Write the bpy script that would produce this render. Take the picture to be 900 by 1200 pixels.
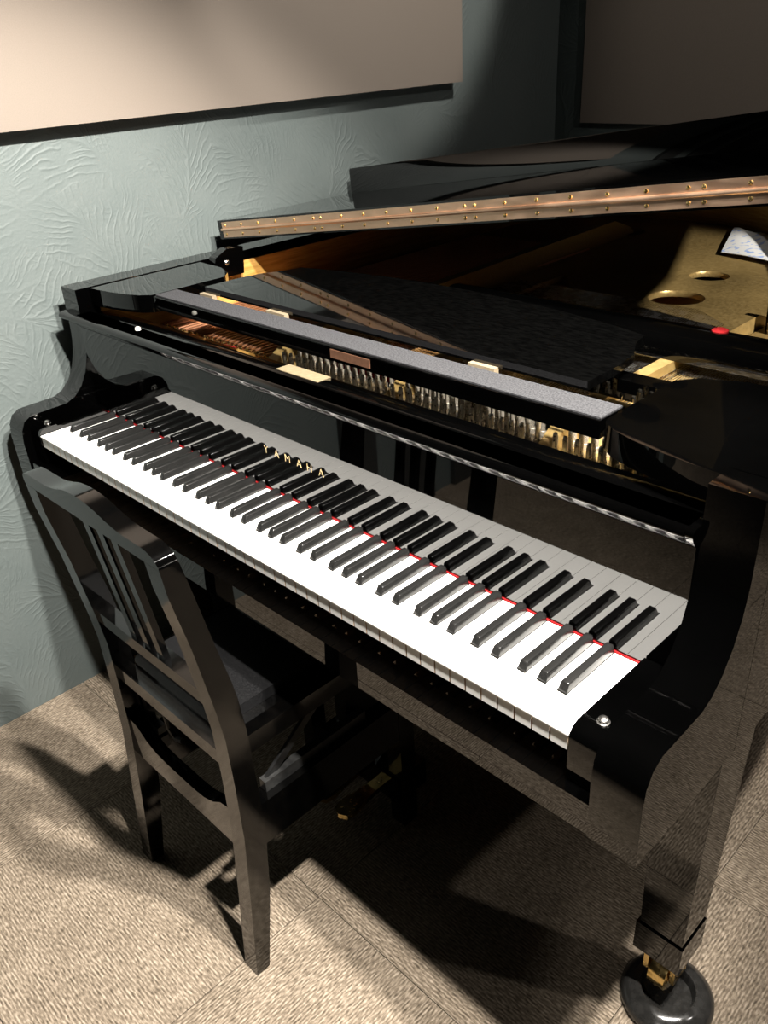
import bpy, bmesh, math, random
from mathutils import Vector, Matrix
random.seed(7)
for o in list(bpy.data.objects):
    bpy.data.objects.remove(o)
COL = bpy.context.scene.collection
SC = bpy.context.scene
H = 0.72                      # height of the white key tops above the floor; z below is measured from the key tops

# ------------------------------------------------------------------ camera
cam_d = bpy.data.cameras.new('camera')
cam = bpy.data.objects.new('camera', cam_d)
COL.objects.link(cam)
cam_d.sensor_fit = 'VERTICAL'
cam_d.sensor_height = 36.0
cam_d.lens = 36.0 * 995.11 / 1200.0
cam_d.clip_start = 0.02
RX = (0.70664482, 0.70562157, -0.05245283)
RY = (0.31066137, -0.37600603, -0.87298853)
RZ = (-0.63572212, 0.60059776, -0.48491208)
M = Matrix(((RX[0], -RY[0], -RZ[0], 1.58034), (RX[1], -RY[1], -RZ[1], -0.58023), (RX[2], -RY[2], -RZ[2], 0.64204 + H), (0, 0, 0, 1)))
cam.matrix_world = M
SC.camera = cam

# ------------------------------------------------------------------ world, lights, exposure
W = bpy.data.worlds.new('world')
SC.world = W
W.use_nodes = True
W.node_tree.nodes['Background'].inputs[0].default_value = (0.55, 0.58, 0.6, 1)
W.node_tree.nodes['Background'].inputs[1].default_value = 0.02
SC.view_settings.view_transform = 'Standard'
SC.view_settings.look = 'None'
SC.view_settings.gamma = 1.0
SC.view_settings.use_curve_mapping = False
SC.view_settings.exposure = 0.0


def spot(name, loc, target, power, angle, blend, radius, color):
    d = bpy.data.lights.new(name, 'SPOT')
    d.energy = power
    d.spot_size = math.radians(angle)
    d.spot_blend = blend
    d.shadow_soft_size = radius
    d.color = color
    o = bpy.data.objects.new(name, d)
    COL.objects.link(o)
    o.location = (loc[0], loc[1], loc[2] + H)
    v = Vector((target[0] - loc[0], target[1] - loc[1], target[2] - loc[2]))
    o.rotation_euler = v.to_track_quat('-Z', 'Y').to_euler()
    return o


WARM = (1.0, 0.95, 0.88)
spot('ceiling_spot_over_player', (1.42, -0.16, 1.42), (0.42, 0.04, 0.05), 470, 72, 0.4, 0.03, WARM)
spot('ceiling_spot_over_keyboard', (1.62, 0.06, 1.52), (0.50, -0.08, 0.0), 520, 66, 0.4, 0.03, WARM)
spot('added_spot_right_floor', (1.72, 0.42, 1.60), (1.78, 0.72, -0.72), 250, 46, 0.4, 0.03, WARM)  # unseen spot, added to light the floor right of the piano
spot('added_spot_left_panel', (1.1, 1.05, 1.70), (-0.17, 1.08, 1.08), 150, 46, 0.25, 0.04, WARM)  # unseen spot, added to brighten the panel on the left wall
spot('added_spot_back_panel', (0.9, 0.9, 1.70), (0.75, 1.94, 0.95), 22, 62, 0.5, 0.04, WARM)  # unseen weak spot, added to lift the panel on the back wall
spot('ceiling_spot_right', (2.6, 0.9, 1.70), (0.9, 0.9, 0.0), 38, 120, 0.4, 0.035, WARM)
spot('ceiling_spot_front', (2.0, -2.2, 1.70), (1.9, 0.4, -0.72), 70, 28, 0.2, 0.04, WARM)
spot('added_spot_interior', (3.1, 0.5, 1.45), (0.94, 1.18, 0.15), 800, 19, 0.4, 0.03, WARM)  # unseen narrow spot, added to light the iron plate under the lid

# ------------------------------------------------------------------ materials


def newmat(name, base, rough=0.5, metal=0.0, coat=0.0, spec=0.5):
    m = bpy.data.materials.new(name)
    m.use_nodes = True
    b = m.node_tree.nodes['Principled BSDF']
    b.inputs['Base Color'].default_value = (*base, 1)
    b.inputs['Roughness'].default_value = rough
    b.inputs['Metallic'].default_value = metal
    b.inputs['Coat Weight'].default_value = coat
    b.inputs['Coat Roughness'].default_value = 0.03
    b.inputs['Specular IOR Level'].default_value = spec
    return m


def nodes(m):
    nt = m.node_tree
    return nt, nt.nodes, nt.links, nt.nodes['Principled BSDF']


def N(nt, typ, **kw):
    n = nt.nodes.new(typ)
    for k, v in kw.items():
        setattr(n, k, v)
    return n


def ramp(nt, stops):
    r = nt.nodes.new('ShaderNodeValToRGB')
    els = r.color_ramp.elements
    while len(els) < len(stops):
        els.new(0.5)
    for e, (p, c) in zip(els, stops):
        e.position = p
        e.color = (*c, 1)
    return r


def speckle(m, scale, lo, hi, amount_rough=None, bump=0.0, stretch=(1, 1, 1)):
    """fine colour mottling, and roughness and relief from the same noise"""
    nt, ns, lk, b = nodes(m)
    g = N(nt, 'ShaderNodeNewGeometry')
    mp = N(nt, 'ShaderNodeMapping')
    mp.inputs['Scale'].default_value = stretch
    lk.new(g.outputs['Position'], mp.inputs['Vector'])
    n = N(nt, 'ShaderNodeTexNoise')
    n.inputs['Scale'].default_value = scale
    n.inputs['Detail'].default_value = 4
    lk.new(mp.outputs['Vector'], n.inputs['Vector'])
    r = ramp(nt, [(0.35, lo), (0.65, hi)])
    lk.new(n.outputs['Fac'], r.inputs['Fac'])
    lk.new(r.outputs['Color'], b.inputs['Base Color'])
    if amount_rough:
        mr = N(nt, 'ShaderNodeMapRange')
        mr.inputs['From Min'].default_value = 0.35
        mr.inputs['From Max'].default_value = 0.65
        mr.inputs['To Min'].default_value = amount_rough[0]
        mr.inputs['To Max'].default_value = amount_rough[1]
        lk.new(n.outputs['Fac'], mr.inputs['Value'])
        lk.new(mr.outputs['Result'], b.inputs['Roughness'])
    if bump:
        bp = N(nt, 'ShaderNodeBump')
        bp.inputs['Strength'].default_value = bump
        bp.inputs['Distance'].default_value = 0.002
        lk.new(n.outputs['Fac'], bp.inputs['Height'])
        lk.new(bp.outputs['Normal'], b.inputs['Normal'])
    return m


BLACK = speckle(newmat('black_lacquer', (0.0003, 0.0003, 0.0003), 0.03, spec=0.58), 7, (0.0002, 0.0002, 0.0002), (0.0004, 0.0004, 0.0004), (0.012, 0.03))
DESKBLACK = speckle(newmat('worn_black_lacquer', (0.003, 0.003, 0.003), 0.04, spec=0.58), 70, (0.0004, 0.0004, 0.0004), (0.0011, 0.0011, 0.00105), (0.02, 0.04), stretch=(1, 3, 1))
CHAIRBLACK = speckle(newmat('chair_lacquer', (0.006, 0.005, 0.005), 0.1, spec=0.6), 40, (0.0005, 0.0005, 0.0005), (0.001, 0.0009, 0.0008), (0.06, 0.11), 0.02)
LEATHER = speckle(newmat('black_leather', (0.012, 0.012, 0.013), 0.4), 350, (0.0025, 0.0025, 0.0028), (0.004, 0.004, 0.0043), (0.36, 0.46), 0.25)
SATIN = speckle(newmat('satin_black', (0.012, 0.012, 0.012), 0.45), 60, (0.002, 0.002, 0.002), (0.004, 0.004, 0.004), (0.4, 0.5))
WHITEKEY = speckle(newmat('white_key_resin', (0.86, 0.84, 0.8), 0.18), 30, (0.85, 0.84, 0.81), (0.87, 0.86, 0.83))
KEYWOOD = speckle(newmat('key_wood', (0.6, 0.4, 0.22), 0.6), 60, (0.55, 0.36, 0.2), (0.66, 0.45, 0.27), stretch=(8, 1, 8))
BLACKKEY = speckle(newmat('black_key_resin', (0.012, 0.012, 0.012), 0.2, spec=0.6), 30, (0.007, 0.007, 0.0067), (0.0095, 0.0093, 0.009))
FELT = speckle(newmat('grey_felt', (0.17, 0.17, 0.18), 0.95, spec=0.08), 420, (0.022, 0.022, 0.0235), (0.05, 0.05, 0.053), bump=0.5)
REDFELT = speckle(newmat('red_felt', (0.5, 0.02, 0.025), 0.9, spec=0.08), 300, (0.17, 0.006, 0.008), (0.25, 0.012, 0.013), bump=0.4)
GOLDPLATE = speckle(newmat('gold_painted_iron', (0.56, 0.38, 0.13), 0.38, metal=0.55), 160, (0.29, 0.195, 0.07), (0.36, 0.25, 0.095), (0.32, 0.44), 0.06)
PINSHADE = speckle(newmat('gold_pin_field_in_shade', (0.06, 0.04, 0.018), 0.6), 160, (0.045, 0.03, 0.012), (0.075, 0.05, 0.022))  # plate gold darkened; the ledge's shade is put into the colour
IRON = speckle(newmat('dark_iron', (0.02, 0.02, 0.02), 0.35, metal=0.3), 90, (0.014, 0.014, 0.014), (0.03, 0.03, 0.029))
BRASS = speckle(newmat('brass', (0.78, 0.55, 0.2), 0.22, metal=1), 90, (0.72, 0.5, 0.18), (0.82, 0.6, 0.26), (0.16, 0.28))
COPPER = speckle(newmat('hinge_bronze', (0.62, 0.36, 0.2), 0.33, metal=1), 60, (0.70, 0.46, 0.31), (0.76, 0.52, 0.36), (0.3, 0.4), stretch=(0.3, 1, 1))
STRINGCU = speckle(newmat('copper_wound_wire', (0.75, 0.36, 0.2), 0.35, metal=1), 900, (0.6, 0.26, 0.13), (0.85, 0.45, 0.28))
STEEL = speckle(newmat('steel', (0.55, 0.53, 0.5), 0.28, metal=1), 80, (0.5, 0.48, 0.45), (0.62, 0.6, 0.57), (0.2, 0.35))
PIN = speckle(newmat('nickel_pin', (0.62, 0.56, 0.46), 0.3, metal=0.8), 200, (0.5, 0.46, 0.38), (0.62, 0.57, 0.48), (0.24, 0.38))
RIMWOOD = speckle(newmat('inner_rim_veneer', (0.34, 0.19, 0.05), 0.25), 14, (0.28, 0.15, 0.035), (0.42, 0.24, 0.07), stretch=(1, 1, 14))
BOARD = speckle(newmat('soundboard_spruce', (0.38, 0.2, 0.07), 0.35), 16, (0.3, 0.15, 0.05), (0.45, 0.26, 0.1), stretch=(9, 1, 1))
CREAMWOOD = speckle(newmat('pale_wood', (0.62, 0.5, 0.33), 0.5), 50, (0.16, 0.125, 0.08), (0.2, 0.16, 0.105), stretch=(1, 8, 8))
LABELBRASS = speckle(newmat('label_brass', (0.8, 0.66, 0.4), 0.42, metal=0.35), 140, (0.21, 0.165, 0.10), (0.26, 0.21, 0.13))
LABELBROWN = speckle(newmat('label_copper', (0.36, 0.17, 0.1), 0.45, metal=0.3), 140, (0.09, 0.042, 0.024), (0.125, 0.06, 0.035))
RUBBER = speckle(newmat('white_rubber', (0.8, 0.78, 0.7), 0.5), 80, (0.75, 0.73, 0.65), (0.84, 0.82, 0.75))
GOLDLETTER = speckle(newmat('gold_lettering', (0.9, 0.68, 0.35), 0.5, metal=0.2), 200, (0.85, 0.62, 0.3), (0.95, 0.74, 0.42))
CUP = speckle(newmat('caster_cup_plastic', (0.03, 0.029, 0.027), 0.2), 90, (0.012, 0.0117, 0.011), (0.018, 0.0173, 0.0163), (0.12, 0.22))
PANEL = speckle(newmat('cream_panel_cloth', (0.6, 0.5, 0.4), 0.9), 500, (0.138, 0.114, 0.093), (0.15, 0.124, 0.102), bump=0.1)
DARKTRIM = speckle(newmat('dark_trim', (0.02, 0.021, 0.02), 0.5), 60, (0.016, 0.017, 0.016), (0.024, 0.025, 0.024))
CEIL = speckle(newmat('ceiling_paint', (0.1, 0.1, 0.1), 0.9), 90, (0.028, 0.028, 0.028), (0.036, 0.036, 0.036))


def wallpaper_mat(name, swap, lo, hi):
    """embossed fern-frond wallpaper: radiating leaflets round jittered centres, as relief"""
    m = newmat(name, lo, 0.62)
    nt, ns, lk, b = nodes(m)
    g = N(nt, 'ShaderNodeNewGeometry')
    sp = N(nt, 'ShaderNodeSeparateXYZ')
    lk.new(g.outputs['Position'], sp.inputs[0])
    cb = N(nt, 'ShaderNodeCombineXYZ')
    lk.new(sp.outputs['X' if swap else 'Y'], cb.inputs[0])
    lk.new(sp.outputs['Z'], cb.inputs[1])
    nz = N(nt, 'ShaderNodeTexNoise')
    nz.inputs['Scale'].default_value = 9
    nz.inputs['Detail'].default_value = 3
    lk.new(cb.outputs[0], nz.inputs['Vector'])
    sub = N(nt, 'ShaderNodeVectorMath', operation='SUBTRACT')
    lk.new(nz.outputs['Color'], sub.inputs[0])
    sub.inputs[1].default_value = (0.5, 0.5, 0.5)
    scl = N(nt, 'ShaderNodeVectorMath', operation='SCALE')
    lk.new(sub.outputs[0], scl.inputs[0])
    scl.inputs['Scale'].default_value = 0.06
    add = N(nt, 'ShaderNodeVectorMath', operation='ADD')
    lk.new(cb.outputs[0], add.inputs[0])
    lk.new(scl.outputs[0], add.inputs[1])

    nb = N(nt, 'ShaderNodeTexNoise')
    nb.inputs['Scale'].default_value = 22
    nb.inputs['Detail'].default_value = 2
    lk.new(cb.outputs[0], nb.inputs['Vector'])
    am = N(nt, 'ShaderNodeMapRange')
    am.inputs['From Min'].default_value = 0.38
    am.inputs['From Max'].default_value = 0.58
    lk.new(nb.outputs['Fac'], am.inputs['Value'])
    amp = am.outputs['Result']

    def math2(op, x, y, z=None):
        n = N(nt, 'ShaderNodeMath', operation=op)
        for k, q in enumerate((x, y, z)):
            if q is None:
                continue
            if isinstance(q, (int, float)):
                n.inputs[k].default_value = q
            else:
                lk.new(q, n.inputs[k])
        return n.outputs[0]

    def fronds(scale, off, freq, slope):
        o = N(nt, 'ShaderNodeVectorMath', operation='ADD')
        lk.new(add.outputs[0], o.inputs[0])
        o.inputs[1].default_value = off
        v = N(nt, 'ShaderNodeTexVoronoi', voronoi_dimensions='2D', feature='F1')
        v.inputs['Scale'].default_value = scale
        v.inputs['Randomness'].default_value = 0.9
        lk.new(o.outputs[0], v.inputs['Vector'])
        d = N(nt, 'ShaderNodeVectorMath', operation='SUBTRACT')
        lk.new(o.outputs[0], d.inputs[0])
        lk.new(v.outputs['Position'], d.inputs[1])
        s2 = N(nt, 'ShaderNodeSeparateXYZ')
        lk.new(d.outputs[0], s2.inputs[0])
        sc = N(nt, 'ShaderNodeSeparateColor')
        lk.new(v.outputs['Color'], sc.inputs[0])
        al = math2('MULTIPLY_ADD', sc.outputs[0], 3.2, -1.6)
        ca, sa = math2('COSINE', al, None), math2('SINE', al, None)
        dx, dz = s2.outputs['X'], s2.outputs['Y']
        u = math2('ADD', math2('MULTIPLY', dz, ca), math2('MULTIPLY', dx, sa))
        w0 = math2('SUBTRACT', math2('MULTIPLY', dx, ca), math2('MULTIPLY', dz, sa))
        w = math2('ABSOLUTE', math2('MULTIPLY_ADD', math2('MULTIPLY', u, u), 2.2, w0), None)
        ph = math2('SUBTRACT', u, math2('MULTIPLY', math2('POWER', w, 0.8), slope))
        leafl = math2('MULTIPLY_ADD', math2('SINE', math2('MULTIPLY', ph, freq), None), 0.5, 0.5)
        leafl = math2('MULTIPLY', math2('POWER', leafl, 4.0), amp)
        stem = math2('SUBTRACT', 1.0, math2('SMOOTH_MIN', math2('MULTIPLY', w, 140), 1.0, 0.2))
        fade = N(nt, 'ShaderNodeMapRange')
        fade.inputs['From Min'].default_value = 0.75
        fade.inputs['From Max'].default_value = 0.35
        lk.new(v.outputs['Distance'], fade.inputs['Value'])
        return math2('MULTIPLY', math2('MAXIMUM', leafl, stem), fade.outputs['Result'])
    f1 = fronds(4.6, (0.0, 0.0, 0.0), 260, 0.9)
    f2 = fronds(6.4, (3.3, 1.7, 0.0), 330, 0.8)
    fine = N(nt, 'ShaderNodeTexNoise')
    fine.inputs['Scale'].default_value = 160
    fine.inputs['Detail'].default_value = 4
    lk.new(cb.outputs[0], fine.inputs['Vector'])
    mx = N(nt, 'ShaderNodeMath', operation='MAXIMUM')
    lk.new(f1, mx.inputs[0])
    lk.new(math2('MULTIPLY', f2, 0.35), mx.inputs[1])
    ad = N(nt, 'ShaderNodeMath', operation='MULTIPLY_ADD')
    lk.new(fine.outputs['Fac'], ad.inputs[0])
    ad.inputs[1].default_value = 0.5
    lk.new(mx.outputs[0], ad.inputs[2])
    bp = N(nt, 'ShaderNodeBump')
    bp.inputs['Strength'].default_value = 0.26
    bp.inputs['Distance'].default_value = 0.0045
    lk.new(ad.outputs[0], bp.inputs['Height'])
    lk.new(bp.outputs['Normal'], b.inputs['Normal'])
    r = ramp(nt, [(0.3, lo), (0.7, hi)])
    lk.new(nz.outputs['Fac'], r.inputs['Fac'])
    lk.new(r.outputs['Color'], b.inputs['Base Color'])
    return m


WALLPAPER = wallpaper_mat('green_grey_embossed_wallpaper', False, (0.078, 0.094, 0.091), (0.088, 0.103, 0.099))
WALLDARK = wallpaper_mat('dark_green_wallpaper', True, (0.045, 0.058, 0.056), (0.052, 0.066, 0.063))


def carpet_mat(name, along_y):
    m = newmat(name, (0.3, 0.25, 0.19), 0.95, spec=0.1)
    nt, ns, lk, b = nodes(m)
    g = N(nt, 'ShaderNodeNewGeometry')
    mp = N(nt, 'ShaderNodeMapping')
    mp.inputs['Scale'].default_value = (210, 60, 1) if along_y else (60, 210, 1)
    lk.new(g.outputs['Position'], mp.inputs['Vector'])
    dash = N(nt, 'ShaderNodeTexNoise')
    dash.inputs['Scale'].default_value = 1.5
    dash.inputs['Detail'].default_value = 3
    lk.new(mp.outputs['Vector'], dash.inputs['Vector'])
    low = N(nt, 'ShaderNodeTexNoise')
    low.inputs['Scale'].default_value = 14
    lk.new(g.outputs['Position'], low.inputs['Vector'])
    sp = N(nt, 'ShaderNodeSeparateXYZ')
    lk.new(g.outputs['Position'], sp.inputs[0])

    def mm(op, x, y, z=None):
        q = N(nt, 'ShaderNodeMath', operation=op)
        for k, t in enumerate((x, y, z)):
            if isinstance(t, (int, float)):
                q.inputs[k].default_value = t
            elif t is not None:
                lk.new(t, q.inputs[k])
        return q.outputs[0]
    ph = mm('MULTIPLY_ADD', sp.outputs['X' if along_y else 'Y'], 2 * math.pi / 0.0055, mm('MULTIPLY', low.outputs['Fac'], 6.0))
    rib_h = mm('MULTIPLY_ADD', mm('SINE', ph, None), 0.085, 0.0)
    fac = mm('ADD', rib_h, mm('MULTIPLY_ADD', dash.outputs['Fac'], 1.0, mm('MULTIPLY_ADD', low.outputs['Fac'], 0.2, -0.1)))
    r = ramp(nt, [(0.25, (0.056, 0.044, 0.031)), (0.5, (0.158, 0.126, 0.093)), (0.75, (0.32, 0.265, 0.205))])
    lk.new(fac, r.inputs['Fac'])
    lk.new(r.outputs['Color'], b.inputs['Base Color'])
    bp = N(nt, 'ShaderNodeBump')
    bp.inputs['Strength'].default_value = 0.6
    bp.inputs['Distance'].default_value = 0.003
    lk.new(fac, bp.inputs['Height'])
    lk.new(bp.outputs['Normal'], b.inputs['Normal'])
    return m


CARPET_Y = carpet_mat('carpet_stripes_along_piano', True)
CARPET_X = carpet_mat('carpet_stripes_across', False)

# ------------------------------------------------------------------ mesh helpers
WORLD = {}                    # world location of every parent
ROOT = (0.0, 0.0, 0.0)


def smooth(me, ang=38):
    for p in me.polygons:
        p.use_smooth = True
    me.set_sharp_from_angle(angle=math.radians(ang))


def obj(name, bm, mat, parent=None, bevel=0.0, seg=2, ang=38, origin=None, kind=None):
    """link bm as ONE object; bm is in scene coordinates (z from the key tops)"""
    if bevel:
        es = [e for e in bm.edges if len(e.link_faces) == 2 and e.calc_face_angle(0) > math.radians(40)]
        if es:
            bmesh.ops.bevel(bm, geom=es, offset=bevel, offset_type='OFFSET', segments=seg, profile=0.5, affect='EDGES', clamp_overlap=True)
    bmesh.ops.recalc_face_normals(bm, faces=bm.faces[:])
    if origin is None:
        lo = Vector((min(v.co[i] for v in bm.verts) for i in range(3)))
        hi = Vector((max(v.co[i] for v in bm.verts) for i in range(3)))
        c = (lo + hi) / 2
    else:
        c = Vector(origin)
    bmesh.ops.translate(bm, verts=bm.verts[:], vec=-c)
    me = bpy.data.meshes.new(name)
    bm.to_mesh(me)
    bm.free()
    for m in (mat if isinstance(mat, (list, tuple)) else [mat]):
        me.materials.append(m)
    smooth(me, ang)
    o = bpy.data.objects.new(name, me)
    COL.objects.link(o)
    w = c + Vector((0, 0, H))
    WORLD[o] = w
    if parent is not None:
        o.parent = parent
        o.location = w - WORLD[parent]
    else:
        o.location = w
    if kind:
        o['kind'] = kind
    return o


def copy_part(src, center, parent, rot=None):
    o = src.copy()
    COL.objects.link(o)
    w = Vector(center) + Vector((0, 0, H))
    WORLD[o] = w
    o.parent = parent
    o.location = w - WORLD[parent]
    if rot is not None:
        o.rotation_euler = rot
    return o


def empty(name, loc, label, cat):
    o = bpy.data.objects.new(name, None)
    COL.objects.link(o)
    o.location = (loc[0], loc[1], loc[2] + H)
    o.empty_display_size = 0.1
    WORLD[o] = Vector(o.location)
    o['label'] = label
    o['category'] = cat
    return o


def box(bm, x0, x1, y0, y1, z0, z1):
    vs = [bm.verts.new((x, y, z)) for z in (z0, z1) for y in (y0, y1) for x in (x0, x1)]
    for f in ((0, 2, 3, 1), (4, 5, 7, 6), (0, 1, 5, 4), (2, 6, 7, 3), (0, 4, 6, 2), (1, 3, 7, 5)):
        bm.faces.new([vs[i] for i in f])
    return bm


def B(*a):
    return box(bmesh.new(), *a)


def prism(bm, pts, axis, a, b):
    """extrude the outline pts (2-D) from a to b along axis ('x': pts are y,z; 'y': x,z; 'z': x,y)"""
    def P(p, t):
        return (t, p[0], p[1]) if axis == 'x' else (p[0], t, p[1]) if axis == 'y' else (p[0], p[1], t)
    A = [bm.verts.new(P(p, a)) for p in pts]
    Bv = [bm.verts.new(P(p, b)) for p in pts]
    bm.faces.new(A)
    bm.faces.new(Bv[::-1])
    n = len(pts)
    for i in range(n):
        bm.faces.new((A[i], Bv[i], Bv[(i + 1) % n], A[(i + 1) % n]))
    return bm


def PR(pts, axis, a, b):
    return prism(bmesh.new(), pts, axis, a, b)


def ring_wall(bm, outer, inner, z0, z1):
    """open wall strip between two matching open outlines"""
    n = len(outer)
    V = []
    for z in (z0, z1):
        V.append(([bm.verts.new((p[0], p[1], z)) for p in outer], [bm.verts.new((p[0], p[1], z)) for p in inner]))
    (ob, ib), (ot, it) = V
    for i in range(n - 1):
        bm.faces.new((ob[i], ob[i + 1], ot[i + 1], ot[i]))
        bm.faces.new((ib[i], it[i], it[i + 1], ib[i + 1]))
        bm.faces.new((ot[i], ot[i + 1], it[i + 1], it[i]))
        bm.faces.new((ob[i], ib[i], ib[i + 1], ob[i + 1]))
    for i in (0, n - 1):
        bm.faces.new((ob[i], ot[i], it[i], ib[i]))
    return bm


def tube(bm, pts, r, n=8, cap=True):
    pts = [Vector(p) for p in pts]
    rs = r if isinstance(r, (list, tuple)) else [r] * len(pts)
    rings = []
    up = Vector((0, 0, 1))
    for i, p in enumerate(pts):
        d = (pts[min(i + 1, len(pts) - 1)] - pts[max(i - 1, 0)]).normalized()
        ref = up if abs(d.z) < 0.9 else Vector((1, 0, 0))
        a = d.cross(ref).normalized()
        b = d.cross(a)
        rings.append([bm.verts.new(p + rs[i] * (math.cos(2 * math.pi * k / n) * a + math.sin(2 * math.pi * k / n) * b)) for k in range(n)])
    for A, Bq in zip(rings, rings[1:]):
        for k in range(n):
            bm.faces.new((A[k], A[(k + 1) % n], Bq[(k + 1) % n], Bq[k]))
    if cap:
        bm.faces.new(rings[0][::-1])
        bm.faces.new(rings[-1])
    return bm


def lathe(bm, c, prof, n=24, axis='z'):
    """prof = [(radius, height)]"""
    rings = []
    for r, h in prof:
        ring = []
        for k in range(n):
            a = 2 * math.pi * k / n
            u, v = r * math.cos(a), r * math.sin(a)
            if axis == 'z':
                p = (c[0] + u, c[1] + v, c[2] + h)
            elif axis == 'y':
                p = (c[0] + u, c[1] + h, c[2] + v)
            else:
                p = (c[0] + h, c[1] + u, c[2] + v)
            ring.append(bm.verts.new(p))
        rings.append(ring)
    for A, Bq in zip(rings, rings[1:]):
        for k in range(n):
            bm.faces.new((A[k], A[(k + 1) % n], Bq[(k + 1) % n], Bq[k]))
    bm.faces.new(rings[0][::-1])
    bm.faces.new(rings[-1])
    return bm


def catmull(pts, n=6):
    out = []
    P = [Vector(p) for p in pts]
    for i in range(len(P) - 1):
        p0, p1, p2, p3 = P[max(i - 1, 0)], P[i], P[i + 1], P[min(i + 2, len(P) - 1)]
        for k in range(n):
            t = k / n
            out.append(0.5 * ((2 * p1) + (-p0 + p2) * t + (2 * p0 - 5 * p1 + 4 * p2 - p3) * t * t + (-p0 + 3 * p1 - 3 * p2 + p3) * t ** 3))
    out.append(P[-1])
    return [tuple(p) for p in out]


def structure(name, bm, mat, **kw):
    return obj(name, bm, mat, kind='structure', **kw)


# ------------------------------------------------------------------ the room
FL = -H
XW, YB, XR, YF, ZC = -0.17, 1.938, 3.3, -2.6, 1.74
floor = structure('floor', B(XW - 0.1, XR + 0.1, YF - 0.1, YB + 0.1, FL - 0.12, FL - 0.006), DARKTRIM)
structure('ceiling', B(XW - 0.1, XR + 0.1, YF - 0.1, YB + 0.1, ZC, ZC + 0.1), CEIL)
wl = structure('wall_left', B(XW - 0.1, XW, YF, YB, FL - 0.006, ZC), WALLPAPER)
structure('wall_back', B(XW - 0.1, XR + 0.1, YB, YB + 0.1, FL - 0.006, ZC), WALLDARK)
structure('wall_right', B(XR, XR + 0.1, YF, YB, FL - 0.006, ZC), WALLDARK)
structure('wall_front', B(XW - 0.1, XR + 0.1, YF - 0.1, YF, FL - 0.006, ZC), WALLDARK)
for k, (a, b) in enumerate(((-0.74, -0.605), (-1.0, -0.86), (-1.3, -1.1))):
    structure('trim_%d' % (k + 1), B(XW, XW + 0.02, a, b, FL, ZC), DARKTRIM)

# carpet tiles, laid in a chequer of stripe directions
T = 0.505
protoX = protoY = None
for ix in range(-1, 7):
    for iy in range(-6, 4):
        x0, x1 = 0.222 + ix * T, 0.222 + (ix + 1) * T
        y0, y1 = 0.004 + iy * T, 0.004 + (iy + 1) * T
        x0, x1 = max(x0, XW), min(x1, XR)
        y0, y1 = max(y0, YF), min(y1, YB)
        if x1 - x0 < 0.02 or y1 - y0 < 0.02:
            continue
        g = 0.0007
        bm = B(x0 + g, x1 - g, y0 + g, y1 - g, FL - 0.006, FL)
        obj('carpet_tile', bm, CARPET_Y if (ix + iy) % 2 == 0 else CARPET_X, floor, bevel=0.0012, seg=1)

# sound panels on the walls
o = obj('acoustic_panel', B(XW + 0.001, XW + 0.046, -0.2, 1.425, 0.531, 1.5), PANEL, bevel=0.002)
o['label'] = 'large cream cloth panel on the left wall above the piano, brightly lit'
o['category'] = 'wall panel'
o = obj('acoustic_panel', B(-0.066, 1.5, YB - 0.013, YB - 0.001, 0.383, 1.5), PANEL, bevel=0.002)
o['label'] = 'cream cloth panel in shade on the back wall behind the raised lid'
o['category'] = 'wall panel'

# ------------------------------------------------------------------ the piano
piano = empty('grand_piano', (0.6125, 0.7, FL), 'black lacquered grand piano with open lid and bare keyboard beside the wall', 'piano')
XL0, XL1, XR1, XR0 = -0.1, -0.042, 1.267, 1.325     # outer and inner faces of the arms
ZB, ZT = -0.105, 0.246

# outline of the rim, from left front round the tail to right front
outer_pts = [(XL0, 0.2), (XL0, 0.8), (XL0, 1.45), (-0.08, 1.66), (0.0, 1.80), (0.14, 1.88), (0.32, 1.90), (0.52, 1.88), (0.70, 1.80), (0.86, 1.63),
             (0.99, 1.43), (1.11, 1.22), (1.22, 1.02), (1.30, 0.82), (XR0, 0.62), (XR0, 0.40), (XR0, 0.2)]
outer = [(XL0, 0.2)] + catmull(outer_pts[1:-1], 5) + [(XR0, 0.2)]


def offset_in(poly, d):
    out = []
    for i, p in enumerate(poly):
        a = Vector(poly[max(i - 1, 0)])
        b = Vector(poly[min(i + 1, len(poly) - 1)])
        t = (b - a).normalized()
        n = Vector((t.y, -t.x))
        out.append(tuple(Vector(p) + n * d))
    return out


inner = offset_in(outer, 0.058)
case = obj('case_rim', ring_wall(bmesh.new(), outer, inner, ZB, ZT), BLACK, piano, bevel=0.004, seg=3)
inner2 = offset_in(outer, 0.064)
veneer = obj('inner_rim', ring_wall(bmesh.new(), offset_in(outer, 0.0583), inner2, 0.06, 0.225), RIMWOOD, piano)

# arms: flat top that sweeps up to the rim
arm = [(0.201, ZB), (-0.018, ZB), (-0.02, -0.02), (-0.017, 0.004), (-0.008, 0.021), (0.008, 0.03), (0.05, 0.031), (0.085, 0.032),
       (0.105, 0.04), (0.124, 0.058), (0.139, 0.084), (0.149, 0.115), (0.154, 0.15), (0.155, 0.19), (0.155, ZT), (0.201, ZT)]
ARM = obj('arm', PR(arm, 'x', XL0, XL1), BLACK, piano, bevel=0.0028, seg=2, ang=50)
obj('arm', PR(arm, 'x', XR1, XR0), BLACK, piano, bevel=0.0028, seg=2, ang=50)

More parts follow.
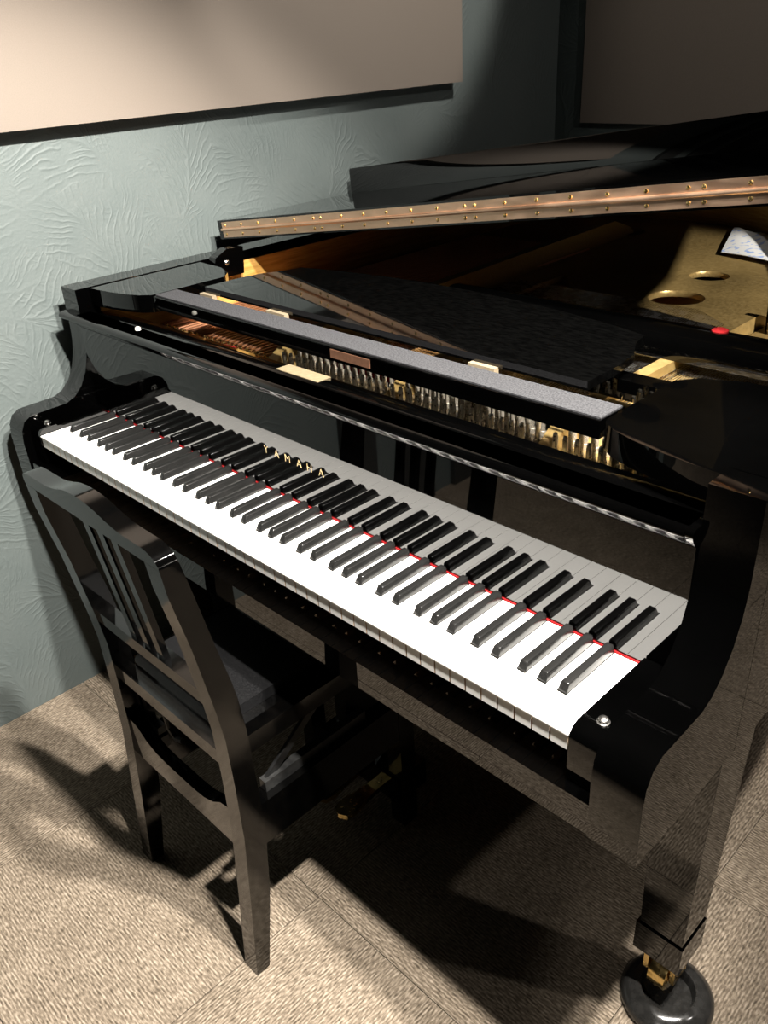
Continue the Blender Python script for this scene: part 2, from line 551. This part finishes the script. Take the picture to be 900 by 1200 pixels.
# keybed, key slip, end blocks
obj('keybed', B(XL1, XR1, -0.016, 0.5, ZB, -0.062), BLACK, piano, bevel=0.002)
slip = [(0.151, 0.1745), (0.1485, 0.1755), (0.1445, 0.1792), (0.1405, 0.1838), (0.138, 0.1885), (0.1372, 0.1925), (0.1382, 0.1958), (0.141, 0.1978), (0.146, 0.1985), (0.178, 0.1985), (0.181, 0.196), (0.181, 0.1745)]
obj('key_slip', PR(slip, 'x', XL1, XR1), BLACK, piano, ang=50)
blk = [(0.148, -0.06), (-0.001, -0.06), (-0.001, -0.004), (0.0005, 0.003), (0.005, 0.0085), (0.012, 0.0115), (0.02, 0.0125), (0.148, 0.0125)]
for x0, x1, kx in ((XL1 + 0.0005, -0.0015, -0.02), (1.2265, XR1 - 0.0005, 1.2485)):
    e = obj('end_block', PR(blk, 'x', x0, x1), BLACK, piano, bevel=0.002, seg=2, ang=50)
    obj('knob', lathe(bmesh.new(), (kx, 0.028, 0.0122), [(0.0072, 0), (0.0072, 0.001), (0.0056, 0.0014), (0.0056, 0.0045), (0.004, 0.0062), (0.0015, 0.0068)], 18), STEEL, e)

# white keys
PITCH = 0.02356
BW = 0.0142                    # width cleared for a black key
offs = {0: -0.0035, 1: 0.0035, 3: -0.0045, 4: 0.0, 5: 0.0045}   # after C D F G A
YK = 0.1475
blacks = []
for i in range(51):
    n = (i + 5) % 7           # 0 = C
    if n in offs:
        blacks.append(((i + 1) * PITCH + offs[n], i))
cut = {i: x for x, i in blacks}


def white_bm(xl, xr, cl, cr):
    def outline(inset):
        a = [(xl + inset, 0.0 + inset * 2.5), (xr - inset, 0.0 + inset * 2.5)]
        if cr is not None:
            a += [(xr - inset, 0.0485), (cr, 0.0485), (cr, YK)]
        else:
            a += [(xr - inset, YK)]
        if cl is not None:
            a += [(cl, YK), (cl, 0.0485), (xl + inset, 0.0485)]
        else:
            a += [(xl + inset, YK)]
        return a
    bm = bmesh.new()
    prism(bm, outline(0.0), 'z', -0.0028, 0.0)
    es = [e for e in bm.edges if abs(e.verts[0].co.z) < 1e-6 and abs(e.verts[1].co.z) < 1e-6 and max(e.verts[0].co.y, e.verts[1].co.y) < 0.001]
    bmesh.ops.bevel(bm, geom=es, offset=0.0007, segments=2, profile=0.5, affect='EDGES')
    for f in bm.faces:
        f.material_index = 0
    old = set(bm.faces)
    prism(bm, outline(0.0006), 'z', -0.0235, -0.0028)
    for f in bm.faces:
        if f not in old:
            f.material_index = 0 if f.calc_center_median().y < 0.01 else 1
    return bm


for i in range(52):
    g = 0.00035
    xl, xr = i * PITCH + g, (i + 1) * PITCH - g
    cr = cut[i] - BW / 2 if i in cut else None
    cl = cut[i - 1] + BW / 2 if (i - 1) in cut else None
    obj('white_key', white_bm(xl, xr, cl, cr), [WHITEKEY, KEYWOOD], piano, ang=30)

# black keys
bm = bmesh.new()
prof = [(0.0505, -0.008, 0.0066), (0.0508, 0.001, 0.0064), (0.0555, 0.0112, 0.0048)]
secs = []
for (y, hw0, hw1, z1) in ((0.0505, 0.0066, 0.0, 0.0),):
    pass
v = []
for (yf, z, hw) in prof:
    v.append([bm.verts.new((-hw, yf, z)), bm.verts.new((hw, yf, z)), bm.verts.new((hw, YK, z)), bm.verts.new((-hw, YK, z))])
bm.faces.new(v[0][::-1])
bm.faces.new(v[-1])
for A, Bq in zip(v, v[1:]):
    for k in range(4):
        bm.faces.new((A[k], A[(k + 1) % 4], Bq[(k + 1) % 4], Bq[k]))
bmesh.ops.recalc_face_normals(bm, faces=bm.faces[:])
es = [e for e in bm.edges if min(e.verts[0].co.z, e.verts[1].co.z) > 0.0005]
bmesh.ops.bevel(bm, geom=es, offset=0.0014, segments=2, profile=0.5, affect='EDGES')
for q in bm.verts:
    q.co.x += blacks[0][0]
bk = obj('black_key', bm, BLACKKEY, piano, ang=40)
bc = WORLD[bk] - Vector((0, 0, H))
for x, i in blacks[1:]:
    copy_part(bk, (x, bc.y, bc.z), piano)

obj('nameboard_felt', B(-0.0375, 1.2645, 0.1478, 0.1498, -0.003, 0.0022), REDFELT, piano)

# fallboard and its rounded top lip
fall = obj('fallboard', B(-0.0415, 1.2665, 0.15, 0.166, -0.02, 0.174), BLACK, piano, bevel=0.0012)
for ch, x in zip('YAMAHA', (0.5385, 0.5655, 0.593, 0.6215, 0.6465, 0.674)):
    cu = bpy.data.curves.new('letter', 'FONT')
    cu.body = ch
    cu.size = 0.0195
    cu.align_x = 'CENTER'
    cu.extrude = 0.0002
    cu.offset = -0.0005
    to = bpy.data.objects.new('letter_curve', cu)
    COL.objects.link(to)
    bpy.context.view_layer.update()
    me = bpy.data.meshes.new_from_object(to.evaluated_get(bpy.context.evaluated_depsgraph_get()))
    bpy.data.objects.remove(to)
    bm = bmesh.new()
    bm.from_mesh(me)
    bpy.data.meshes.remove(me)
    bmesh.ops.transform(bm, matrix=Matrix.Translation((x, 0.1497, 0.0665)) @ Matrix.Rotation(math.pi / 2, 4, 'X'), verts=bm.verts[:])
    obj('letter', bm, GOLDLETTER, fall)

lip = [(0.151, 0.1845), (0.142, 0.1845), (0.1375, 0.1865), (0.1355, 0.190), (0.1365, 0.194), (0.140, 0.197), (0.146, 0.1985), (0.178, 0.1985), (0.181, 0.196), (0.181, 0.1845)]
obj('fallboard_lip', PR(lip, 'x', XL0 + 0.002, 1.258), BLACK, piano, bevel=0.0012, ang=50)
strip = [(0.184, 0.165), (0.184, 0.186), (0.187, 0.1915), (0.193, 0.194), (0.222, 0.194), (0.225, 0.191), (0.225, 0.165)]
obj('lock_rail', PR(strip, 'x', XL1, XR1), BLACK, piano, bevel=0.001, ang=50)
obj('bumper_button', lathe(bmesh.new(), (0.157, 0.168, 0.198), [(0.0052, 0), (0.0055, 0.002), (0.0048, 0.0048), (0.003, 0.0066), (0.001, 0.0072)], 16), RUBBER, piano)
bm = B(0.529, 0.629, 0.196, 0.2235, 0.1938, 0.1948)
obj('maker_plate', bm, LABELBRASS, piano, bevel=0.0003, seg=1)

# iron plate with round holes and ribs
plate_out = offset_in(outer, 0.0665)
plate_out = [(x, max(y, 0.232)) for x, y in plate_out]


def plate_mesh(z0, z1):
    bm = bmesh.new()
    loops = [plate_out]
    for cx, cy, r in ((0.742, 1.09, 0.056), (0.715, 1.29, 0.042), (0.30, 1.62, 0.055)):
        loops.append([(cx + r * math.cos(2 * math.pi * k / 28), cy + r * math.sin(2 * math.pi * k / 28)) for k in range(28)])
    # bridge openings left for the soundboard between the ribs
    loops.append([(0.06, 0.62), (0.36, 0.50), (0.36, 1.05), (0.16, 1.30), (0.06, 1.28)])
    loops.append([(0.44, 0.50), (0.60, 0.50), (0.60, 0.90), (0.52, 1.05), (0.44, 1.12)])
    edges = []
    for lp in loops:
        vs = [bm.verts.new((x, y, z0)) for x, y in lp]
        for a in range(len(vs)):
            edges.append(bm.edges.new((vs[a], vs[(a + 1) % len(vs)])))
    r = bmesh.ops.triangle_fill(bm, use_beauty=True, use_dissolve=False, edges=edges)
    faces = [f for f in r['geom'] if isinstance(f, bmesh.types.BMFace)]
    ex = bmesh.ops.extrude_face_region(bm, geom=faces)
    bmesh.ops.translate(bm, verts=[q for q in ex['geom'] if isinstance(q, bmesh.types.BMVert)], vec=(0, 0, z1 - z0))
    return bm


iron = obj('iron_plate', plate_mesh(0.125, 0.14), GOLDPLATE, piano, bevel=0.004, seg=2)
board = [(x, y) for x, y in offset_in(outer, 0.0665)]
obj('soundboard', PR(board, 'z', 0.07, 0.08), BOARD, piano)
obj('pin_block', B(0.44, 0.975, 0.232, 0.372, 0.1405, 0.150), PINSHADE, piano, bevel=0.004)  # stretch under the ledge, same gold plate with its shade painted in
obj('pin_block', B(0.9755, 1.225, 0.232, 0.372, 0.1405, 0.150), GOLDPLATE, piano, bevel=0.004)


def rib(x, y0, y1, lean=0.0, w=0.02, h=0.165):
    bm = bmesh.new()
    pts = [(y0, 0.1505), (y0 + 0.05, h - 0.008), (y0 + 0.09, h), (y1 - 0.12, h), (y1 - 0.03, 0.16), (y1, 0.1405)]
    if y0 < 0.37:
        pts.append((0.375, 0.1405))
        pts.append((0.3722, 0.1505))
    prism(bm, pts, 'x', x - w / 2, x + w / 2)
    for q in bm.verts:
        q.co.x += lean * (q.co.y - y0)
    return bm


for args in ((0.985, 0.27, 1.02, 0.0, 0.022, 0.19), (0.69, 0.275, 0.86, 0.02, 0.022, 0.19), (0.40, 0.275, 1.62, -0.06, 0.024, 0.19)):
    obj('rib', rib(*args), GOLDPLATE, iron, bevel=0.004)
obj('flange', PR([(1.0, 0.46), (1.23, 0.46), (1.23, 0.62), (1.16, 0.84), (1.05, 0.98), (1.0, 0.98)], 'z', 0.1405, 0.165), GOLDPLATE, iron, bevel=0.008, seg=3)
obj('capo_bar', PR([(0.375, 0.165), (0.375, 0.1405), (0.44, 0.1405), (0.43, 0.18), (0.415, 0.188), (0.395, 0.186)], 'x', 1.0, 1.22), GOLDPLATE, iron, bevel=0.003)

# strings
def string_bm(x0, y0, x1, y1, z0, z1, r, n=6):
    return tube(bmesh.new(), [(x0, y0, z0), (x1, y1, z1)], r, n)


cu0 = obj('bass_string', string_bm(0.0, 0.312, 0.0, 1.35, 0.1475, 0.1475, 0.0023), STRINGCU, piano)
cb = WORLD[cu0] - Vector((0, 0, H))
for k in range(1, 27):
    copy_part(cu0, (k * 0.0138, cb.y, cb.z), piano, rot=(0, 0, 0))
bm = bmesh.new()
for k in range(170):
    x = 0.46 + k * 0.0044
    yend = min(0.93, 1.25 - (x - 0.46) * 0.78)
    tube(bm, [(x, 0.378, 0.176), (x, yend, 0.172)], 0.0006, 3, cap=False)
obj('treble_strings', bm, STEEL, piano, kind='stuff')

# agraffes at the bass end and red felt under the wires
bm = lathe(bmesh.new(), (0.0, 0.306, 0.1402), [(0.0032, 0), (0.0032, 0.004), (0.0024, 0.005), (0.0024, 0.010), (0.0014, 0.011)], 10)
ag = obj('agraffe', bm, BRASS, piano)
ac = WORLD[ag] - Vector((0, 0, H))
for k in range(1, 27):
    copy_part(ag, (k * 0.0138, ac.y + 0.004 * (k % 2), ac.z), piano)
obj('string_felt', PR([(0.155, 0.276), (0.205, 0.284), (0.26, 0.291), (0.272, 0.297), (0.262, 0.304), (0.2, 0.297), (0.155, 0.292)], 'z', 0.1405, 0.1505), REDFELT, piano, bevel=0.003)
obj('string_felt', PR([(0.47, 0.336), (0.66, 0.346), (0.66, 0.358), (0.47, 0.350)], 'z', 0.1505, 0.159), REDFELT, piano, bevel=0.003)

# tuning pins
bm = lathe(bmesh.new(), (0, 0, 0.1505), [(0.0052, 0.0), (0.0052, 0.008), (0.0038, 0.0085), (0.0038, 0.033), (0.0030, 0.0385), (0.0024, 0.0395)], 9)
pin = obj('tuning_pin', bm, PIN, piano)
pc = WORLD[pin] - Vector((0, 0, H))
pins = []
x = 0.46
while x < 1.212:
    for r in range(3):
        if 0.672 < x < 0.708 or 0.972 < x + 0.004 * r < 1.0:
            continue
        pins.append((x + 0.0057 * r + random.uniform(-0.0006, 0.0006), 0.268 + 0.028 * r + random.uniform(-0.001, 0.001)))
    x += 0.0172
pins = pins[:296]
first = True
for px, py in pins:
    if first:
        pin.location = Vector((px, py, pc.z + H)) - WORLD[piano]
        first = False
        continue
    copy_part(pin, (px, py, pc.z), piano, rot=(random.uniform(-0.05, 0.02), random.uniform(-0.03, 0.03), 0))

# music desk lying flat, its felt ledge, side shelves
desk = obj('music_ledge', B(0.124, 1.097, 0.23, 0.284, 0.2185, 0.2425), BLACK, piano, bevel=0.0015)
obj('felt_strip', B(0.1255, 1.0955, 0.2345, 0.2815, 0.2425, 0.2445), FELT, desk, bevel=0.0006, seg=1)
obj('label_plate', B(0.626, 0.712, 0.2288, 0.23, 0.224, 0.2375), LABELBROWN, desk)
for x0, x1 in ((0.400, 0.450), (0.852, 0.898), (0.20, 0.24)):
    obj('hinge_block', B(x0, x1, 0.284, 0.294, 0.236, 0.2475), CREAMWOOD, desk, bevel=0.001, seg=1)
dk = [(0.207, 0.293), (0.2075, 0.36), (0.215, 0.415), (0.238, 0.46), (0.245, 0.495)]
dr = [(1.245 - x, y) for x, y in dk]
backarc = [(0.245 + (1.0 - 0.245) * t, 0.495 + 0.05 * math.sin(math.pi * t) ** 0.8) for t in [k / 14 for k in range(1, 14)]]
pts = dk + backarc + dr[::-1]
obj('music_desk', PR(pts, 'z', 0.2465, 0.2585), DESKBLACK, piano, bevel=0.004, seg=3)
shelfL = [(XL1 + 0.001, 0.185), (-0.01, 0.187), (0.03, 0.193), (0.07, 0.202), (0.10, 0.213), (0.12, 0.2285), (0.1225, 0.24), (0.1225, 0.395), (0.10, 0.42), (0.05, 0.44), (XL1 + 0.001, 0.445)]
obj('side_shelf', PR(shelfL, 'z', 0.2105, 0.2445), BLACK, piano, bevel=0.003, seg=3)
obj('side_shelf', PR([(1.225 - x, y) for x, y in shelfL][::-1], 'z', 0.2105, 0.2445), BLACK, piano, bevel=0.003, seg=3)
obj('desk_rail', B(0.1235, 1.1015, 0.382, 0.414, 0.206, 0.2335), BLACK, piano, bevel=0.003)

# long rounded bar behind the desk with its red felt pad
bar = [(0.600, 0.19), (0.600, 0.212), (0.606, 0.224), (0.618, 0.231), (0.635, 0.2335), (0.655, 0.232), (0.668, 0.225), (0.672, 0.21), (0.672, 0.19)]
dbar = obj('damper_cover_bar', PR(bar, 'x', 0.52, XR1 - 0.007), BLACK, piano, bevel=0.002, ang=50)
obj('felt_pad', lathe(bmesh.new(), (1.04, 0.648, 0.2322), [(0.0125, 0), (0.0125, 0.0025), (0.0095, 0.0042), (0.004, 0.0045)], 20), REDFELT, dbar)

# lid: main board on a low prop, front flap folded back onto it
TH = math.radians(7.8)
CT, ST = math.cos(TH), math.sin(TH)
LX, LZ = XL0, 0.2668


def lidco(bm):
    """bm modelled flat with x from the hinge side and z up; tilt it about the bass edge"""
    for q in bm.verts:
        a, c = q.co.x, q.co.z
        q.co.x = LX + a * CT - c * ST
        q.co.z = LZ + a * ST + c * CT
    return bm


LWID = (XR0 - LX) + 0.02
lid_out = [(0.0, 0.55), (LWID, 0.55), (LWID, 0.64), (LWID - 0.02, 0.84), (1.35, 1.05), (1.24, 1.25), (1.12, 1.46), (0.99, 1.66), (0.83, 1.83), (0.64, 1.905),
           (0.42, 1.925), (0.24, 1.91), (0.09, 1.82), (0.02, 1.67), (0.0, 1.45)]
lid = obj('lid', lidco(PR(lid_out, 'z', 0.0, 0.020)), BLACK, piano, bevel=0.0025)
flap = obj('lid_flap', lidco(PR([(0.0, 0.55), (LWID, 0.55), (LWID, 0.64), (LWID - 0.02, 0.84), (1.375, 0.985), (0.0, 0.985)], 'z', 0.0205, 0.0405)), BLACK, piano, bevel=0.0025)
obj('flap_lip', lidco(PR([(0.965, 0.0408), (0.968, 0.094), (0.971, 0.098), (0.981, 0.098), (0.984, 0.094), (0.984, 0.0408)], 'x', 0.0015, 1.34)), BLACK, flap, bevel=0.0012)
bm = bmesh.new()
box(bm, 0.018, LWID - 0.02, 0.5478, 0.5498, 0.0035, 0.0193)
box(bm, 0.018, LWID - 0.02, 0.5478, 0.5498, 0.0213, 0.0365)
tube(bm, [(0.018, 0.546, 0.0203), (LWID - 0.02, 0.546, 0.0203)], 0.0034, 10)
hinge = obj('lid_hinge', lidco(bm), COPPER, piano)
bm = lidco(lathe(bmesh.new(), (0.03, 0.5478, 0.0105), [(0.0033, 0.0), (0.003, -0.0009), (0.0017, -0.0016)], 8, 'y'))
sc = obj('screw', bm, BRASS, hinge)
sx = [0.03]
while sx[-1] < LWID - 0.09:
    sx.append(sx[-1] + 0.062)
    if len(sx) % 7 == 6:
        sx.append(sx[-1] + 0.022)
for k, a in enumerate(sx):
    for c in (0.0105, 0.0298):
        if k == 0 and c < 0.02:
            continue
        copy_part(sc, (LX + a * CT - c * ST, WORLD[sc].y, LZ + a * ST + c * CT), hinge)

# lid prop and the bass-side lid bracket
bm = bmesh.new()
tube(bm, catmull([(1.034, 0.9, 0.141), (1.03, 0.9, 0.24), (1.034, 0.9, 0.315), (1.075, 0.9, 0.375), (1.16, 0.9, 0.418)], 5), 0.023, 14)
prop = obj('lid_prop', bm, BLACK, piano)
brk = obj('lid_bracket', PR([(0.455, 0.205), (0.54, 0.205), (0.545, 0.262), (0.50, 0.264), (0.47, 0.250)], 'x', XL1 + 0.007, XL1 + 0.030), BLACK, piano, bevel=0.003)
obj('bolt', lathe(bmesh.new(), (XL1 + 0.030, 0.497, 0.236), [(0.006, 0.0), (0.006, 0.002), (0.004, 0.004), (0.002, 0.0045)], 12, 'x'), STEEL, brk)

# legs with casters


def taper_leg(cx, cy, sx):
    bm = bmesh.new()
    v = []
    for (z, x0, x1, y0, y1) in ((-0.1055, cx - 0.042, cx + 0.042, cy - 0.036, cy + 0.062), (-0.542, cx - 0.034, cx + 0.034, cy - 0.034, cy + 0.036)):
        v.append([bm.verts.new((x0, y0, z)), bm.verts.new((x1, y0, z)), bm.verts.new((x1, y1, z)), bm.verts.new((x0, y1, z))])
    bm.faces.new(v[0])
    bm.faces.new(v[1][::-1])
    for k in range(4):
        bm.faces.new((v[0][k], v[1][k], v[1][(k + 1) % 4], v[0][(k + 1) % 4]))
    return bm


def leg(cx, cy):
    l = obj('leg', taper_leg(cx, cy, 1), BLACK, piano, bevel=0.003)
    obj('leg_foot', B(cx - 0.039, cx + 0.036, cy - 0.037, cy + 0.038, -0.60, -0.542), BLACK, l, bevel=0.002)
    for fx in (cx - 0.026, cx + 0.018):
        obj('caster_fork', B(fx, fx + 0.008, cy - 0.02, cy + 0.02, -0.655, -0.6), BRASS, l, bevel=0.002)
    bm = lathe(bmesh.new(), (cx - 0.0165, cy, -0.659), [(0.024, 0.0), (0.029, 0.003), (0.030, 0.0165), (0.029, 0.030), (0.024, 0.033)], 28, 'x')
    obj('caster_wheel', bm, BRASS, l)


leg(1.264, 0.266)
leg(-0.035, 0.268)
leg(0.30, 1.66)

# pedal lyre
lyre = obj('pedal_lyre', B(0.50, 0.725, 0.22, 0.30, -0.66, -0.60), BLACK, piano, bevel=0.004)
for x in (0.55, 0.66):
    obj('lyre_post', B(x - 0.017, x + 0.017, 0.24, 0.285, -0.60, ZB - 0.0005), BLACK, lyre, bevel=0.006)
for x in (0.5525, 0.6125, 0.6725):
    obj('pedal', PR([(x - 0.012, 0.22), (x + 0.012, 0.22), (x + 0.015, 0.17), (x + 0.021, 0.14), (x + 0.017, 0.118), (x, 0.11), (x - 0.017, 0.118), (x - 0.021, 0.14), (x - 0.015, 0.17)], 'z', -0.645, -0.634), BRASS, lyre, bevel=0.003)

# caster cups on the carpet
cprof = [(0.068, 0.0), (0.072, 0.006), (0.0715, 0.013), (0.066, 0.021), (0.055, 0.028), (0.046, 0.031), (0.042, 0.0305), (0.040, 0.026), (0.038, 0.012), (0.03, 0.0098), (0.001, 0.0096)]
for k, (cx, cy, lab) in enumerate(((1.277, 0.262, 'dark round caster cup under the treble front leg of the piano'), (-0.04, 0.268, 'dark round caster cup under the bass front leg beside the wall'),
                                   (0.30, 1.66, 'dark round caster cup under the tail leg of the piano'))):
    o = obj('caster_cup', lathe(bmesh.new(), (cx, cy, FL + 0.0005), cprof, 48), CUP)
    o['label'] = lab
    o['category'] = 'caster cup'
    o['group'] = 'caster cups under the piano legs'

# ------------------------------------------------------------------ the packet of paper lying in the piano
PAPER = newmat('printed_paper', (0.7, 0.7, 0.68), 0.5)
nt, ns, lk, b = nodes(PAPER)
g = N(nt, 'ShaderNodeNewGeometry')
mp = N(nt, 'ShaderNodeMapping')
mp.inputs['Scale'].default_value = (60, 25, 1)
lk.new(g.outputs['Position'], mp.inputs['Vector'])
nz = N(nt, 'ShaderNodeTexNoise')
nz.inputs['Scale'].default_value = 1.3
nz.inputs['Detail'].default_value = 1
lk.new(mp.outputs['Vector'], nz.inputs['Vector'])
r = ramp(nt, [(0.58, (0.74, 0.74, 0.72)), (0.66, (0.3, 0.42, 0.72))])
lk.new(nz.outputs['Fac'], r.inputs['Fac'])
lk.new(r.outputs['Color'], b.inputs['Base Color'])
bm = bmesh.new()
nx, ny = 14, 10
grid = [[None] * (ny + 1) for _ in range(nx + 1)]
for i in range(nx + 1):
    for j in range(ny + 1):
        u, w = i / nx, j / ny
        z = 0.146 + 0.0018 * (1 + math.sin(5 * u + 2 * w)) + 0.0025 * math.sin(17 * u * w + 3 * u)
        grid[i][j] = bm.verts.new((0.65 + 0.22 * u - 0.10 * w, 1.477 - 0.06 * u + 0.28 * w, z))
for i in range(nx):
    for j in range(ny):
        bm.faces.new((grid[i][j], grid[i + 1][j], grid[i + 1][j + 1], grid[i][j + 1]))
ex = bmesh.ops.extrude_face_region(bm, geom=bm.faces[:])
bmesh.ops.translate(bm, verts=[q for q in ex['geom'] if isinstance(q, bmesh.types.BMVert)], vec=(0, 0, 0.0015))
o = obj('paper_packet', bm, PAPER, ang=60)
o['label'] = 'crumpled white and blue packet lying on the gold plate inside the piano'
o['category'] = 'packet'

# ------------------------------------------------------------------ the chair
chair = empty('piano_chair', (0.582, 0.04, FL), 'black lacquered wooden piano chair with slatted back standing before the keyboard', 'chair')
rear = [(-0.186, 0.10), (-0.182, 0.06), (-0.165, -0.03), (-0.148, -0.15), (-0.142, -0.206), (-0.141, -0.296), (-0.142, -0.407), (-0.152, -0.545), (-0.166, FL)]
front = [(-0.140, FL), (-0.114, -0.55), (-0.104, -0.434), (-0.1035, -0.34), (-0.106, -0.211), (-0.111, -0.149), (-0.116, -0.115), (-0.130, -0.048), (-0.148, 0.05), (-0.158, 0.10)]
post = rear + front
for x0, x1 in ((0.400, 0.433), (0.731, 0.765)):
    obj('rear_leg', PR(post, 'x', x0, x1), CHAIRBLACK, chair, bevel=0.0025, ang=30)

# crest rail: waved top, leaning with the back
zt = [(0.4, 0.106), (0.403, 0.1155), (0.413, 0.1225), (0.45, 0.124), (0.485, 0.125), (0.515, 0.131), (0.545, 0.1395), (0.582, 0.143), (0.62, 0.1395), (0.65, 0.131), (0.68, 0.125), (0.715, 0.124), (0.740, 0.1235), (0.755, 0.1185), (0.763, 0.110), (0.765, 0.1025)]
bm = bmesh.new()
F, Bk = [], []
ztop = catmull(zt, 3)
xs = [p[0] for p in ztop]


def lean_y(z):
    return -0.186 + (0.10 - z) * 0.12


cols = []
for x, z in ztop:
    cols.append([bm.verts.new((x, lean_y(0.10), 0.1003)), bm.verts.new((x, lean_y(z), z)), bm.verts.new((x, lean_y(z) + 0.027, z)), bm.verts.new((x, lean_y(0.10) + 0.027, 0.1003))])
for A, Bq in zip(cols, cols[1:]):
    for k in range(4):
        bm.faces.new((A[k], A[(k + 1) % 4], Bq[(k + 1) % 4], Bq[k]))
bm.faces.new(cols[0])
bm.faces.new(cols[-1][::-1])
obj('crest_rail', bm, CHAIRBLACK, chair, bevel=0.0025, ang=45)
for xc in (0.545, 0.584, 0.623):
    obj('slat', PR([(-0.174, 0.0998), (-0.142, -0.134), (-0.132, -0.134), (-0.163, 0.0998)], 'x', xc - 0.0085, xc + 0.0085), CHAIRBLACK, chair, bevel=0.0015)
obj('lower_rail', PR([(-0.146, -0.1345), (-0.143, -0.162), (-0.118, -0.162), (-0.121, -0.1345)], 'x', 0.4335, 0.7305), CHAIRBLACK, chair, bevel=0.002)
obj('seat_rail', B(0.4335, 0.7305, -0.135, -0.112, -0.285, -0.258), CHAIRBLACK, chair, bevel=0.002)
st = [(0.4335, -0.452), (0.7305, -0.452), (0.7305, -0.368), (0.705, -0.374), (0.682, -0.390), (0.655, -0.400), (0.62, -0.403), (0.545, -0.403), (0.51, -0.400), (0.483, -0.390), (0.46, -0.374), (0.4335, -0.368)]
obj('stretcher', PR(st, 'y', -0.139, -0.117), CHAIRBLACK, chair, bevel=0.002, ang=45)

# seat board, cushion, base frame and height mechanism
def rounded(x0, x1, y0, y1, r, n=5):
    out = []
    for cx, cy, a0 in ((x1 - r, y0 + r, -90), (x1 - r, y1 - r, 0), (x0 + r, y1 - r, 90), (x0 + r, y0 + r, 180)):
        for k in range(n + 1):
            a = math.radians(a0 + 90 * k / n)
            out.append((cx + r * math.cos(a), cy + r * math.sin(a)))
    return out


seat = obj('seat_board', PR(rounded(0.434, 0.737, -0.1115, 0.262, 0.022), 'z', -0.286, -0.252), CHAIRBLACK, chair, bevel=0.005, seg=3)
obj('cushion', PR(rounded(0.464, 0.693, -0.086, 0.235, 0.02), 'z', -0.2518, -0.232), LEATHER, chair, bevel=0.008, seg=4)
for x0, x1 in ((0.435, 0.465), (0.700, 0.732)):
    obj('side_rail', B(x0, x1, -0.103, 0.225, -0.492, -0.405), CHAIRBLACK, chair, bevel=0.002)
    obj('front_leg', B(x0 - 0.002, x1 + 0.002, 0.2255, 0.262, FL, -0.405), CHAIRBLACK, chair, bevel=0.003)
obj('front_stretcher', B(0.4675, 0.6975, 0.232, 0.255, -0.492, -0.415), CHAIRBLACK, chair, bevel=0.002)
for x0, x1 in ((0.445, 0.461), (0.702, 0.718)):
    obj('height_bar', B(x0, x1, -0.062, 0.16, -0.4048, -0.384), IRON, chair, bevel=0.002)
    obj('height_strut', PR([(-0.055, -0.384), (-0.03, -0.384), (0.10, -0.286), (0.075, -0.286)], 'x', x0 + 0.003, x0 + 0.009), SATIN, chair, bevel=0.001)
# ratchet lever between seat and base at the back
bm = bmesh.new()
box(bm, 0.437, 0.452, -0.110, -0.098, -0.405, -0.287)
box(bm, 0.452, 0.478, -0.112, -0.096, -0.40, -0.385)
box(bm, 0.470, 0.482, -0.112, -0.096, -0.43, -0.405)
lever = obj('ratchet', bm, SATIN, chair, bevel=0.0015)
bm = bmesh.new()
tube(bm, [(0.475, -0.104, -0.345), (0.495, -0.108, -0.325), (0.525, -0.108, -0.318), (0.545, -0.106, -0.335)], 0.006, 8)
tube(bm, [(0.505, -0.106, -0.325), (0.512, -0.106, -0.365), (0.53, -0.106, -0.378), (0.552, -0.106, -0.37)], 0.005, 8)
tube(bm, [(0.445, -0.104, -0.36), (0.475, -0.104, -0.345)], 0.006, 8)
obj('lever', bm, SATIN, lever)
